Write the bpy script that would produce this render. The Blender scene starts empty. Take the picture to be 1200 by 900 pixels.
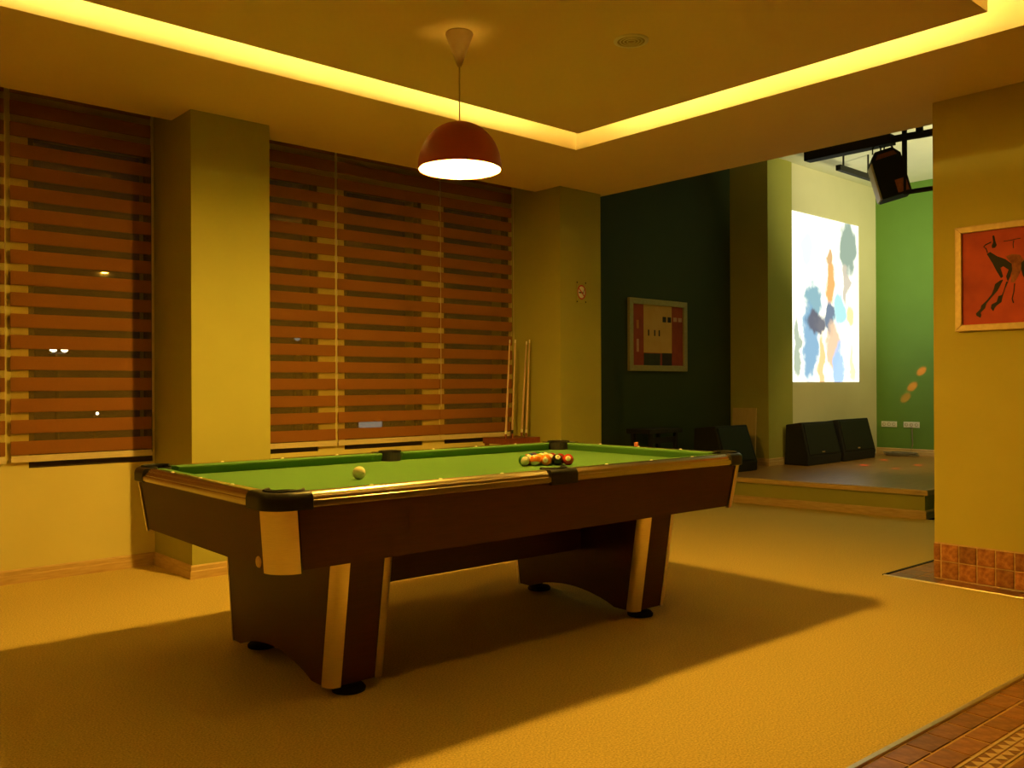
import bpy, bmesh, math, random
from mathutils import Matrix, Vector

random.seed(7)
SC = bpy.context.scene
COL = SC.collection

# ------------------------------------------------------------------ camera
F_PX = 1036.7
H = 1.2
FW = Vector((0.66744, 0.74466, 0.00197))
RT = Vector((0.74466, -0.66743, -0.00436))
UP = Vector((0.00193, -0.00438, 0.99999))
cam = bpy.data.cameras.new('camera')
cam.sensor_width = 36.0
cam.lens = F_PX / 1200.0 * 36.0
cam.clip_start = 0.05
cam_ob = bpy.data.objects.new('camera', cam)
cam_ob.matrix_world = Matrix(((RT.x, UP.x, -FW.x, 0), (RT.y, UP.y, -FW.y, 0), (RT.z, UP.z, -FW.z, H), (0, 0, 0, 1)))
COL.objects.link(cam_ob)
SC.camera = cam_ob

# ------------------------------------------------------------------ world (night outside) and exposure
world = bpy.data.worlds.new('night_sky')
SC.world = world
world.use_nodes = True
world.node_tree.nodes['Background'].inputs[0].default_value = (0.25, 0.35, 0.6, 1)
world.node_tree.nodes['Background'].inputs[1].default_value = 0.004
SC.view_settings.view_transform = 'Standard'
SC.view_settings.look = 'None'
SC.view_settings.gamma = 1.0
SC.view_settings.use_curve_mapping = False
SC.view_settings.exposure = 0.0
SC.cycles.max_bounces = 10
SC.cycles.diffuse_bounces = 7
SC.cycles.transparent_max_bounces = 16
SC.cycles.use_denoising = True

# lamp strengths (used by the builders of the lamps below)
BULB = 2250.0
BULB_COL = (1.0, 0.56, 0.07)
COVE = 76.0
COVE_COL = (1.0, 0.84, 0.24)
SCREEN = 1.7

# ------------------------------------------------------------------ helpers
def pix_dir(x, y):
    return FW + RT * ((x - 600) / F_PX) + UP * ((450 - y) / F_PX)
def pix_on_x(x, y, X):
    d = pix_dir(x, y); t = X / d.x
    return Vector((X, d.y * t, H + d.z * t))
def pix_on_y(x, y, Y):
    d = pix_dir(x, y); t = Y / d.y
    return Vector((d.x * t, Y, H + d.z * t))

def tag(o, label=None, cat=None, group=None, kind=None):
    if label: o['label'] = label
    if cat: o['category'] = cat
    if group: o['group'] = group
    if kind: o['kind'] = kind
    return o

def empty(name, loc=(0, 0, 0), rz=0.0, label=None, cat=None, group=None, kind=None):
    o = bpy.data.objects.new(name, None)
    o.empty_display_size = 0.1
    o.location = loc
    o.rotation_euler = (0, 0, rz)
    COL.objects.link(o)
    return tag(o, label, cat, group, kind)

class MB:
    """collects shapes; build() links them as ONE mesh object"""
    def __init__(self):
        self.bm = bmesh.new()
    def _v(self, pts):
        return [self.bm.verts.new(p) for p in pts]
    def _f(self, vs):
        try: return self.bm.faces.new(vs)
        except ValueError: return None
    def box(self, x0, x1, y0, y1, z0, z1):
        v = self._v([(x0,y0,z0),(x1,y0,z0),(x1,y1,z0),(x0,y1,z0),(x0,y0,z1),(x1,y0,z1),(x1,y1,z1),(x0,y1,z1)])
        for q in ((3,2,1,0),(4,5,6,7),(0,1,5,4),(1,2,6,5),(2,3,7,6),(3,0,4,7)):
            self._f([v[i] for i in q])
        return self
    def hexa(self, bottom, top):
        """prism between two lists of 3d points, ordered counter-clockwise seen from the top side"""
        a = self._v(bottom); b = self._v(top); n = len(a)
        self._f(a[::-1]); self._f(b)
        for i in range(n):
            self._f([a[i], a[(i+1)%n], b[(i+1)%n], b[i]])
        return self
    def prism(self, poly, z0, z1):
        return self.hexa([(x,y,z0) for x,y in poly], [(x,y,z1) for x,y in poly])
    def tube(self, pts, r, n=8, cap=True, radii=None):
        rings = []
        m = len(pts)
        up0 = Vector((0,0,1))
        for i, p in enumerate(pts):
            p = Vector(p)
            t = (Vector(pts[min(i+1,m-1)]) - Vector(pts[max(i-1,0)])).normalized()
            u = up0 if abs(t.dot(up0)) < 0.95 else Vector((1,0,0))
            a = t.cross(u).normalized(); b = t.cross(a).normalized()
            rr = radii[i] if radii else r
            rings.append(self._v([p + a*(rr*math.cos(2*math.pi*k/n)) + b*(rr*math.sin(2*math.pi*k/n)) for k in range(n)]))
        for i in range(m-1):
            for k in range(n):
                self._f([rings[i][k], rings[i][(k+1)%n], rings[i+1][(k+1)%n], rings[i+1][k]])
        if cap:
            self._f(rings[0]); self._f(rings[-1][::-1])
        return self
    def lathe(self, prof, n=24, c=(0,0,0), close=False):
        """revolve (r,z) profile about z"""
        rings = []
        for r, z in prof:
            if r < 1e-6: rings.append(self._v([(c[0], c[1], c[2]+z)]))
            else: rings.append(self._v([(c[0]+r*math.cos(2*math.pi*k/n), c[1]+r*math.sin(2*math.pi*k/n), c[2]+z) for k in range(n)]))
        m = len(rings)
        for i in range(m if close else m-1):
            A, B = rings[i], rings[(i+1)%m]
            for k in range(n):
                k2 = (k+1)%n
                if len(A) == 1 and len(B) == 1: continue
                if len(A) == 1: self._f([A[0], B[k2], B[k]])
                elif len(B) == 1: self._f([A[k], A[k2], B[0]])
                else: self._f([A[k], A[k2], B[k2], B[k]])
        return self
    def sweep(self, prof, p0, p1, out, s0=0.0, s1=0.0):
        """extrude profile (u along out, z) from p0 to p1; s0/s1 slide the ends with u (mitres)"""
        p0 = Vector(p0); p1 = Vector(p1); out = Vector(out); d = (p1-p0).normalized()
        a = self._v([p0 + out*u + Vector((0,0,z)) + d*(s0*u) for u,z in prof])
        b = self._v([p1 + out*u + Vector((0,0,z)) - d*(s1*u) for u,z in prof])
        n = len(prof)
        self._f(a); self._f(b[::-1])
        for i in range(n):
            self._f([a[i], b[i], b[(i+1)%n], a[(i+1)%n]])
        return self
    def build(self, name, m, parent=None, bevel=0.0, seg=2, smooth=False, loc=None):
        bmesh.ops.recalc_face_normals(self.bm, faces=self.bm.faces[:])
        me = bpy.data.meshes.new(name)
        self.bm.to_mesh(me); self.bm.free()
        if m is not None: me.materials.append(m)
        if smooth:
            for p in me.polygons: p.use_smooth = True
            try: me.set_sharp_from_angle(angle=math.radians(38))
            except Exception: pass
        o = bpy.data.objects.new(name, me)
        COL.objects.link(o)
        if loc: o.location = loc
        if parent is not None: o.parent = parent
        if bevel > 0:
            b = o.modifiers.new('bevel', 'BEVEL')
            b.width = bevel; b.segments = seg; b.limit_method = 'ANGLE'; b.angle_limit = math.radians(40)
        return o

def inst(src, parent, loc=None, rot=None, name=None):
    o = src.copy()
    if name: o.name = name
    COL.objects.link(o)
    o.parent = parent
    if loc is not None: o.location = loc
    if rot is not None: o.rotation_euler = rot
    return o

# ------------------------------------------------------------------ materials
def mat(name, col, rough=0.6, metal=0.0, col2=None, scale=20.0, mix=0.5, bump=0.0, bscale=None, detail=4.0, spec=0.5, stretch=None, coords='Object', island=0.0):
    m = bpy.data.materials.new(name); m.use_nodes = True
    nt = m.node_tree; N = nt.nodes; L = nt.links
    p = N['Principled BSDF']
    p.inputs['Base Color'].default_value = (*col, 1)
    p.inputs['Roughness'].default_value = rough
    p.inputs['Metallic'].default_value = metal
    p.inputs['Specular IOR Level'].default_value = spec
    tc = N.new('ShaderNodeTexCoord')
    vec = tc.outputs[coords]
    if stretch:
        mp = N.new('ShaderNodeMapping'); mp.inputs['Scale'].default_value = stretch
        L.new(vec, mp.inputs[0]); vec = mp.outputs[0]
    c_out = None
    if col2 is None:
        col2 = tuple(c*0.9 for c in col)
    nz = N.new('ShaderNodeTexNoise'); nz.inputs['Scale'].default_value = scale; nz.inputs['Detail'].default_value = detail
    L.new(vec, nz.inputs['Vector'])
    rp = N.new('ShaderNodeValToRGB')
    rp.color_ramp.elements[0].position = 0.5 - mix/2; rp.color_ramp.elements[1].position = 0.5 + mix/2
    rp.color_ramp.elements[0].color = (*col2, 1); rp.color_ramp.elements[1].color = (*col, 1)
    L.new(nz.outputs['Fac'], rp.inputs[0])
    c_out = rp.outputs[0]
    if island > 0:
        oi = N.new('ShaderNodeObjectInfo')
        mr = N.new('ShaderNodeMapRange'); mr.inputs['To Min'].default_value = 1-island; mr.inputs['To Max'].default_value = 1+island*0.6
        L.new(oi.outputs['Random'], mr.inputs['Value'])
        mx = N.new('ShaderNodeVectorMath'); mx.operation = 'SCALE'
        L.new(c_out, mx.inputs[0]); L.new(mr.outputs[0], mx.inputs['Scale'])
        c_out = mx.outputs[0]
    L.new(c_out, p.inputs['Base Color'])
    if bump > 0:
        nb = N.new('ShaderNodeTexNoise'); nb.inputs['Scale'].default_value = bscale or scale*3; nb.inputs['Detail'].default_value = 3
        L.new(vec, nb.inputs['Vector'])
        bp = N.new('ShaderNodeBump'); bp.inputs['Strength'].default_value = bump; bp.inputs['Distance'].default_value = 0.01
        L.new(nb.outputs['Fac'], bp.inputs['Height']); L.new(bp.outputs[0], p.inputs['Normal'])
    return m

def emit(name, col, s):
    m = bpy.data.materials.new(name); m.use_nodes = True
    nt = m.node_tree; nt.nodes.clear()
    e = nt.nodes.new('ShaderNodeEmission'); e.inputs[0].default_value = (*col, 1); e.inputs[1].default_value = s
    o = nt.nodes.new('ShaderNodeOutputMaterial'); nt.links.new(e.outputs[0], o.inputs[0])
    return m

M = {}
M['paint_r'] = mat('mustard wall paint', (0.52, 0.44, 0.07), 0.75, col2=(0.485, 0.405, 0.06), scale=3, bump=0.06, bscale=160)
M['paint'] = mat('lime cream wall paint', (0.40, 0.385, 0.085), 0.75, col2=(0.37, 0.355, 0.078), scale=3, bump=0.06, bscale=160)
M['paint_light'] = mat('cream wall paint', (0.72, 0.65, 0.25), 0.75, col2=(0.68, 0.61, 0.23), scale=3, bump=0.06, bscale=160)
M['brownwall'] = mat('brown wall panelling', (0.20, 0.12, 0.05), 0.7, col2=(0.16, 0.09, 0.035), scale=4)
M['ceil'] = mat('ceiling paint', (0.74, 0.60, 0.34), 0.85, col2=(0.72, 0.58, 0.325), scale=2)
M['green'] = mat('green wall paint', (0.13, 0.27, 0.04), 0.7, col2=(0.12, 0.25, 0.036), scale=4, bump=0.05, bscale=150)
M['green_shaded'] = mat('shaded green wall paint', (0.030, 0.050, 0.012), 0.7, col2=(0.026, 0.043, 0.010), scale=4, bump=0.05, bscale=150)  # same green paint as the stage wall, with shade put into its colour
M['carpet'] = mat('sand carpet', (0.88, 0.68, 0.22), 0.95, col2=(0.55, 0.395, 0.11), scale=140, mix=0.36, bump=0.5, bscale=260, detail=6, spec=0.1)
M['base'] = mat('pine baseboard', (0.66, 0.47, 0.20), 0.45, col2=(0.50, 0.32, 0.12), scale=10, stretch=(1,1,8))
M['tile'] = mat('tumbled terracotta tile', (0.60, 0.25, 0.07), 0.5, col2=(0.24, 0.055, 0.012), scale=38, mix=0.45, bump=0.3, bscale=90, island=0.4, detail=8)
M['tile2'] = mat('brown floor tile', (0.42, 0.17, 0.05), 0.35, col2=(0.17, 0.055, 0.016), scale=22, mix=0.5, bump=0.12, bscale=50, island=0.3, detail=7)
M['stone'] = mat('pale stone inlay', (0.74, 0.55, 0.30), 0.5, col2=(0.60, 0.42, 0.2), scale=40)
M['grout'] = mat('grout', (0.72, 0.46, 0.18), 0.9, col2=(0.48, 0.32, 0.14), scale=60)
M['alu'] = mat('brushed aluminium', (0.86, 0.76, 0.56), 0.34, 1.0, col2=(0.72, 0.62, 0.45), scale=30, stretch=(1, 1, 30))
M['alur'] = mat('anodised rail aluminium', (0.82, 0.74, 0.60), 0.24, 1.0, col2=(0.76, 0.66, 0.5), scale=30, stretch=(0.5, 30, 30))
M['mahog'] = mat('dark mahogany laminate', (0.080, 0.0155, 0.008), 0.45, col2=(0.058, 0.011, 0.006), scale=9, stretch=(1, 12, 12), spec=0.35)
M['black'] = mat('black plastic', (0.012, 0.010, 0.010), 0.38, col2=(0.010, 0.009, 0.009), scale=40)
M['rubber'] = mat('matte black', (0.010, 0.009, 0.008), 0.75, col2=(0.008, 0.007, 0.007), scale=40)
M['cloth'] = mat('green billiard cloth', (0.115, 0.245, 0.072), 0.95, col2=(0.098, 0.215, 0.061), scale=180, mix=0.6, bump=0.15, bscale=600, spec=0.1)
M['ivory'] = mat('ivory inlay', (0.85, 0.80, 0.62), 0.3, col2=(0.8, 0.75, 0.55), scale=80)
M['brass'] = mat('brass badge', (0.70, 0.50, 0.25), 0.35, 1.0, col2=(0.5, 0.34, 0.15), scale=120)
M['band'] = mat('brown blind fabric', (0.32, 0.130, 0.032), 0.9, col2=(0.24, 0.096, 0.023), scale=220, mix=0.8, bump=0.2, bscale=600, spec=0.1, stretch=(0.5, 1, 2))
M['rail_l'] = mat('cream blind rail', (0.70, 0.60, 0.38), 0.4, col2=(0.66, 0.56, 0.35), scale=30)
M['winfr'] = mat('dark window frame', (0.05, 0.03, 0.018), 0.5, col2=(0.04, 0.024, 0.014), scale=30)
M['wood'] = mat('red brown cue wood', (0.26, 0.065, 0.025), 0.35, col2=(0.17, 0.04, 0.015), scale=14, stretch=(6, 6, 1))
M['maple'] = mat('maple cue shaft', (0.66, 0.46, 0.30), 0.3, col2=(0.58, 0.40, 0.25), scale=14, stretch=(6, 6, 1))
M['white'] = mat('white plastic', (0.80, 0.78, 0.70), 0.4, col2=(0.76, 0.74, 0.66), scale=30)
M['pine'] = mat('pale wooden board', (0.62, 0.48, 0.20), 0.55, col2=(0.54, 0.40, 0.16), scale=8, stretch=(8, 8, 1))
M['stagefl'] = mat('laminate stage floor', (0.42, 0.21, 0.05), 0.34, col2=(0.29, 0.135, 0.03), scale=7, mix=0.5, stretch=(0.6, 8, 1), spec=0.5)
M['gold'] = mat('gilt picture frame', (0.62, 0.43, 0.18), 0.45, 0.25, col2=(0.48, 0.32, 0.12), scale=30)
M['oliveframe'] = mat('silvery olive picture frame', (0.42, 0.36, 0.20), 0.5, 0.2, col2=(0.34, 0.29, 0.15), scale=30)
M['redart'] = mat('red painted canvas', (0.62, 0.060, 0.014), 0.6, col2=(0.34, 0.014, 0.006), scale=5, mix=0.5, detail=6)
M['redart2'] = mat('crimson painted canvas', (0.36, 0.055, 0.02), 0.7, col2=(0.26, 0.03, 0.014), scale=9)
M['yelart'] = mat('ochre painted canvas', (0.66, 0.42, 0.13), 0.7, col2=(0.58, 0.33, 0.08), scale=5, detail=6)
M['dkart'] = mat('dark green paint block', (0.03, 0.04, 0.018), 0.7, col2=(0.015, 0.02, 0.01), scale=12)
M['blkart'] = mat('black paint', (0.012, 0.008, 0.007), 0.7, col2=(0.02, 0.01, 0.008), scale=25)
M['pinkart'] = mat('pale pink paint', (0.62, 0.35, 0.22), 0.7, col2=(0.5, 0.27, 0.16), scale=25)
M['orgart'] = mat('golden smear paint', (0.55, 0.24, 0.04), 0.7, col2=(0.45, 0.13, 0.03), scale=25)
M['drum'] = mat('russet paint', (0.34, 0.10, 0.02), 0.7, col2=(0.16, 0.03, 0.01), scale=30, mix=0.4)
M['red'] = mat('red sign print', (0.50, 0.03, 0.02), 0.5, col2=(0.46, 0.025, 0.018), scale=20)
M['chalk'] = mat('pink chalk', (0.66, 0.22, 0.14), 0.9, col2=(0.58, 0.18, 0.11), scale=60)
M['cream'] = mat('cream screen surround', (0.74, 0.70, 0.52), 0.75, col2=(0.70, 0.66, 0.48), scale=3)
M['stceil'] = mat('stage ceiling paint', (0.78, 0.78, 0.66), 0.8, col2=(0.70, 0.70, 0.58), scale=2)
M['night'] = mat('dark asphalt', (0.02, 0.02, 0.02), 0.9, col2=(0.015, 0.015, 0.015), scale=4)
M['grill'] = mat('speaker grille', (0.014, 0.013, 0.012), 0.6, col2=(0.006, 0.006, 0.006), scale=300, mix=0.2)
M['cord'] = mat('pale cord', (0.55, 0.42, 0.25), 0.6, col2=(0.5, 0.38, 0.22), scale=30)
M['cable'] = mat('grey cable', (0.28, 0.25, 0.18), 0.6, col2=(0.2, 0.18, 0.12), scale=30)
M['label_red'] = mat('dull red label', (0.50, 0.15, 0.09), 0.4, col2=(0.34, 0.08, 0.05), scale=40)

def glass_mat():
    m = bpy.data.materials.new('window glass'); m.use_nodes = True
    nt = m.node_tree; nt.nodes.clear()
    t = nt.nodes.new('ShaderNodeBsdfTransparent'); t.inputs[0].default_value = (0.8, 0.82, 0.8, 1)
    g = nt.nodes.new('ShaderNodeBsdfGlossy'); g.inputs['Roughness'].default_value = 0.03
    f = nt.nodes.new('ShaderNodeFresnel'); f.inputs[0].default_value = 1.45
    x = nt.nodes.new('ShaderNodeMixShader'); o = nt.nodes.new('ShaderNodeOutputMaterial')
    nt.links.new(f.outputs[0], x.inputs[0]); nt.links.new(t.outputs[0], x.inputs[1]); nt.links.new(g.outputs[0], x.inputs[2]); nt.links.new(x.outputs[0], o.inputs[0])
    return m
M['glass'] = glass_mat()

def sheer_mat():
    m = bpy.data.materials.new('sheer blind mesh'); m.use_nodes = True
    nt = m.node_tree; N = nt.nodes; L = nt.links; N.clear()
    t = N.new('ShaderNodeBsdfTransparent'); t.inputs[0].default_value = (1.0, 0.95, 0.85, 1)
    d = N.new('ShaderNodeBsdfDiffuse'); d.inputs[0].default_value = (0.44, 0.33, 0.08, 1)
    tc = N.new('ShaderNodeTexCoord')
    w = N.new('ShaderNodeTexWave'); w.inputs['Scale'].default_value = 60; w.bands_direction = 'X'
    w.inputs['Distortion'].default_value = 1.5
    L.new(tc.outputs['Object'], w.inputs[0])
    mr = N.new('ShaderNodeMapRange'); mr.inputs['To Min'].default_value = 0.09; mr.inputs['To Max'].default_value = 0.22
    L.new(w.outputs['Fac'], mr.inputs['Value'])
    x = N.new('ShaderNodeMixShader'); o = N.new('ShaderNodeOutputMaterial')
    L.new(mr.outputs[0], x.inputs[0]); L.new(t.outputs[0], x.inputs[1]); L.new(d.outputs[0], x.inputs[2]); L.new(x.outputs[0], o.inputs[0])
    return m
M['sheer'] = sheer_mat()

def shade_mat():
    m = bpy.data.materials.new('orange red lamp shade'); m.use_nodes = True
    nt = m.node_tree; N = nt.nodes; L = nt.links
    p = N['Principled BSDF']; p.inputs['Base Color'].default_value = (0.42, 0.058, 0.013, 1); p.inputs['Roughness'].default_value = 0.45
    nz = N.new('ShaderNodeTexNoise'); nz.inputs['Scale'].default_value = 8
    tc = N.new('ShaderNodeTexCoord'); L.new(tc.outputs['Object'], nz.inputs['Vector'])
    rp = N.new('ShaderNodeValToRGB'); rp.color_ramp.elements[0].color = (0.40, 0.054, 0.012, 1); rp.color_ramp.elements[1].color = (0.44, 0.062, 0.014, 1)
    L.new(nz.outputs['Fac'], rp.inputs[0]); L.new(rp.outputs[0], p.inputs['Base Color'])
    return m
M['shade'] = shade_mat()
M['bulb'] = emit('glowing bulb', BULB_COL, BULB)
M['tube'] = emit('cove light tube', COVE_COL, COVE)

def screen_mat():
    """projected picture: bright blurred figures"""
    m = bpy.data.materials.new('projected picture'); m.use_nodes = True
    nt = m.node_tree; N = nt.nodes; L = nt.links; N.clear()
    tc = N.new('ShaderNodeTexCoord')
    nzv = N.new('ShaderNodeTexNoise'); nzv.inputs['Scale'].default_value = 7; nzv.inputs['Detail'].default_value = 5
    L.new(tc.outputs['Generated'], nzv.inputs['Vector'])
    sub = N.new('ShaderNodeVectorMath'); sub.operation = 'SUBTRACT'; sub.inputs[1].default_value = (0.5, 0.5, 0.5)
    L.new(nzv.outputs['Color'], sub.inputs[0])
    sc = N.new('ShaderNodeVectorMath'); sc.operation = 'SCALE'; sc.inputs['Scale'].default_value = 0.22
    L.new(sub.outputs[0], sc.inputs[0])
    ad = N.new('ShaderNodeVectorMath'); ad.operation = 'ADD'
    L.new(tc.outputs['Generated'], ad.inputs[0]); L.new(sc.outputs[0], ad.inputs[1])
    base = N.new('ShaderNodeRGB'); base.outputs[0].default_value = (1.0, 1.0, 0.80, 1)
    cur = base.outputs[0]
    # (centre u, centre v from the bottom, half width, half height, colour)
    blobs = [(0.22, 0.80, 0.10, 0.14, (0.55, 0.95, 0.75)), (0.82, 0.84, 0.16, 0.20, (0.20, 0.27, 0.20)), (0.80, 0.62, 0.06, 0.12, (0.45, 0.40, 0.30)),
             (0.30, 0.48, 0.14, 0.17, (0.16, 0.30, 0.34)), (0.25, 0.22, 0.13, 0.26, (0.16, 0.30, 0.42)), (0.36, 0.36, 0.16, 0.09, (0.10, 0.10, 0.12)),
             (0.55, 0.60, 0.09, 0.16, (0.70, 0.30, 0.08)), (0.55, 0.77, 0.07, 0.09, (0.50, 0.30, 0.12)), (0.55, 0.38, 0.09, 0.12, (0.10, 0.14, 0.20)),
             (0.70, 0.45, 0.12, 0.12, (0.30, 0.55, 0.55)), (0.60, 0.22, 0.12, 0.18, (0.60, 0.42, 0.26)), (0.66, 0.10, 0.10, 0.14, (0.30, 0.45, 0.80)),
             (0.42, 0.12, 0.07, 0.20, (0.80, 0.45, 0.18)), (0.86, 0.42, 0.07, 0.10, (0.85, 0.55, 0.25)), (0.07, 0.20, 0.06, 0.22, (0.30, 0.35, 0.25)), (0.88, 0.12, 0.05, 0.14, (0.85, 0.65, 0.35))]
    for (u, v, a, b, c) in blobs:
        mp = N.new('ShaderNodeMapping')
        mp.inputs['Location'].default_value = (-u/a, 0, -v/b); mp.inputs['Scale'].default_value = (1/a, 0, 1/b)
        L.new(ad.outputs[0], mp.inputs[0])
        g = N.new('ShaderNodeTexGradient'); g.gradient_type = 'SPHERICAL'
        L.new(mp.outputs[0], g.inputs[0])
        r = N.new('ShaderNodeMapRange'); r.interpolation_type = 'SMOOTHSTEP'; r.inputs['From Max'].default_value = 0.36; r.inputs['To Max'].default_value = 0.96
        L.new(g.outputs['Fac'], r.inputs['Value'])
        mx = N.new('ShaderNodeMix'); mx.data_type = 'RGBA'; mx.inputs['B'].default_value = (*c, 1)
        for s in mx.inputs:
            if s.name == 'B' and s.type == 'RGBA': s.default_value = (*c, 1)
        L.new(r.outputs[0], mx.inputs[0])
        L.new(cur, [s for s in mx.inputs if s.name == 'A' and s.type == 'RGBA'][0])
        cur = [s for s in mx.outputs if s.type == 'RGBA'][0]
    e = N.new('ShaderNodeEmission'); e.inputs[1].default_value = SCREEN
    L.new(cur, e.inputs[0])
    o = N.new('ShaderNodeOutputMaterial'); L.new(e.outputs[0], o.inputs[0])
    return m
M['screen'] = screen_mat()

# ------------------------------------------------------------------ room measures
WY = 6.09          # window wall plane
PY = 5.456         # pillar faces
ZS = 2.94          # soffit height
SX = 6.06          # end of the soffit towards the stage
RX = 5.60          # right wall plane
XL, YB = -5.5, -6.5
SLAB = 3.40
STC = 3.86         # stage ceiling
GX = 11.72         # green wall behind the stage
DWY = 6.148        # green alcove wall, shade-darkened
SCY = 5.65         # screen wall
TZ = 0.26          # stage height

def struct(name, mb, m, label, cat, **k):
    o = mb.build(name, m, **k)
    return tag(o, label, cat, kind='structure')

# ---- floors. The carpet edge runs 2 degrees off the room's axes
TO = Vector((2.64, 1.356, 0)); TA = math.radians(-2)
def tl(x, y):
    return (TO.x + x*math.cos(TA) - y*math.sin(TA), TO.y + x*math.sin(TA) + y*math.cos(TA))
CE = 2.757; CY = 1.325
poly = [tl(-8.3, 0), tl(CE, 0), tl(CE, CY), tl(5.3, CY), (7.9, DWY), (5.98, DWY), (5.98, WY), (XL, WY)]
struct('floor', MB().prism(poly, -0.02, 0.0), M['carpet'], 'sand coloured carpet covering the billiard room floor', 'floor')

tf = empty('floor_tile', (TO.x, TO.y, 0), TA, 'brown stone tile floor beside the carpet edge', 'floor', kind='structure')
mb = MB(); mb.box(-8.5, CE, -8.3, 0, -0.03, -0.0008); mb.box(CE, 6.4, -8.3, CY, -0.03, -0.0008)
mb.build('grout_bed', M['grout'], tf)
def tile_mesh(sx, sy, h, m, name):
    b = MB(); b.hexa([(0,0,0),(sx,0,0),(sx,sy,0),(0,sy,0)], [(0.003,0.003,h),(sx-0.003,0.003,h),(sx-0.003,sy-0.003,h),(0.003,sy-0.003,h)])
    return b.build(name, m, tf)
g = 0.006
src = tile_mesh(0.15-g, 0.095-g, 0.006, M['tile2'], 'tile')
src.location = (0.0, -0.110, -0.004)
nrow = 0
for r, y in enumerate((-0.110, -0.205)):
    for i in range(-16, 18):
        x = i*0.15 + (0.07 if r else 0.0)
        if i == 0 and r == 0: continue
        if x + 0.15 > CE: continue
        inst(src, tf, (x, y, -0.004 + random.uniform(-0.001, 0.001)))
# triangle border
bt = MB(); bt.prism([(0,0),(0.05,0),(0.025,0.034)], 0, 0.006); tri = bt.build('stone_triangle', M['stone'], tf, loc=(0, -0.254, -0.004))
for i in range(-30, 55):
    for r in range(2):
        if i == 0 and r == 0: continue
        inst(tri, tf, (i*0.05 + (0.052 if r else 0), -0.254 - r*0.007, -0.004), (0, 0, math.pi*r))
b = MB()
for y in (-0.215, -0.300):
    b.box(-5.4, CE, y-0.004, y+0.004, -0.005, 0.003)
b.build('border_line', M['stone'], tf)
MB().box(-5.4, CE, -0.300, -0.215, -0.0045, 0.0008).build('border_bed', M['tile2'], tf)
# large field tiles nearer to the viewer
src2 = tile_mesh(0.30-g, 0.30-g, 0.006, M['tile2'], 'field_tile'); src2.location = (0, -0.61, -0.004)
for r in range(8):
    for i in range(-12, 10):
        if (r, i) == (0, 0): continue
        if i*0.3 + 0.3 > CE + 0.25: continue
        inst(src2, tf, (i*0.3, -0.61 - r*0.3, -0.004))
# narrow tiled strip in front of the right wall
src3 = tile_mesh(0.15-g, 0.15-g, 0.006, M['tile2'], 'tile'); src3.location = (CE+0.012, CY-0.162, -0.004)
for r in range(9):
    for i in range(5):
        if (r, i) == (0, 0): continue
        if i > 1 and r > 1: continue
        inst(src3, tf, (CE+0.012 + i*0.15, CY-0.162 - r*0.15, -0.004))
# metal strips along the carpet edge
for n, (x0, x1, y0, y1) in enumerate(((-8.2, CE, -0.014, 0.006), (CE-0.006, CE+0.012, 0.0, CY), (CE, 3.7, CY-0.006, CY+0.01))):
    o = MB().box(x0, x1, y0, y1, -0.01, 0.007).build('trim_%d' % (n+1), M['alu'] if n < 2 else M['rubber'], None, bevel=0.002, loc=(TO.x, TO.y, 0))
    o.rotation_euler = (0, 0, TA)
    tag(o, ('long metal edging strip between carpet and tile floor', 'metal edging strip in front of the tiled wall base', 'dark edging strip running back beside the tiled wall base')[n], 'edging strip', kind='structure')

# ---- walls
WIN = [(0.20, 1.20), (1.43, 2.19), (2.74, 3.45), (3.68, 4.44), (4.67, 5.43)]
SILL, HEAD = 0.70, 2.80
mb = MB()
xs = [XL] + [v for w in WIN for v in w] + [5.98]
for i in range(0, len(xs), 2):
    mb.box(xs[i], xs[i+1], WY, WY+0.25, 0, SLAB)
for a, bb in WIN:
    mb.box(a, bb, WY, WY+0.25, 0, SILL); mb.box(a, bb, WY, WY+0.25, HEAD, SLAB)
struct('wall_window', mb, M['paint_light'], 'cream wall with the blinded windows', 'wall')
struct('pillar', MB().box(2.20, 2.73, PY, WY, 0, SLAB), M['paint'], 'lime cream pillar between the two window bays', 'pillar')
struct('pillar', MB().box(5.46, 5.98, PY, WY+0.2, 0, SLAB), M['paint'], 'lime cream pillar bearing the no smoking sign', 'pillar')
struct('wall_right', MB().box(RX, RX+0.35, YB, 2.335, 0, SLAB), M['paint_r'], 'mustard yellow wall bearing the red figure painting', 'wall')
struct('wall_left', MB().box(XL-0.2, XL, YB-0.2, WY+0.25, 0, SLAB), M['brownwall'], 'brown wall closing the room on the left', 'wall')
struct('wall_back', MB().box(XL-0.2, RX+0.35, YB-0.2, YB, 0, SLAB), M['brownwall'], 'brown wall behind the viewer', 'wall')
struct('wall_alcove', MB().box(5.98, 9.3, DWY, DWY+0.2, 0, STC), M['green_shaded'], 'shade-darkened green wall bearing the abstract block picture', 'wall')
struct('pillar', MB().box(9.03, 9.555, SCY-0.015, DWY, 0, STC), M['paint'], 'olive pillar on the stage left of the projection', 'pillar')
struct('wall_screen', MB().box(9.555, GX, SCY, SCY+0.2, 0, STC), M['cream'], 'cream wall carrying the projected picture', 'wall')
struct('wall_stage', MB().box(GX, GX+0.2, 0.8, SCY+0.2, 0, STC), M['green'], 'green wall lit at the back of the stage', 'wall')
struct('wall_side', MB().box(RX+0.35, GX, 0.8, 1.0, 0, STC), M['green'], 'green wall closing the stage on the right', 'wall')

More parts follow.
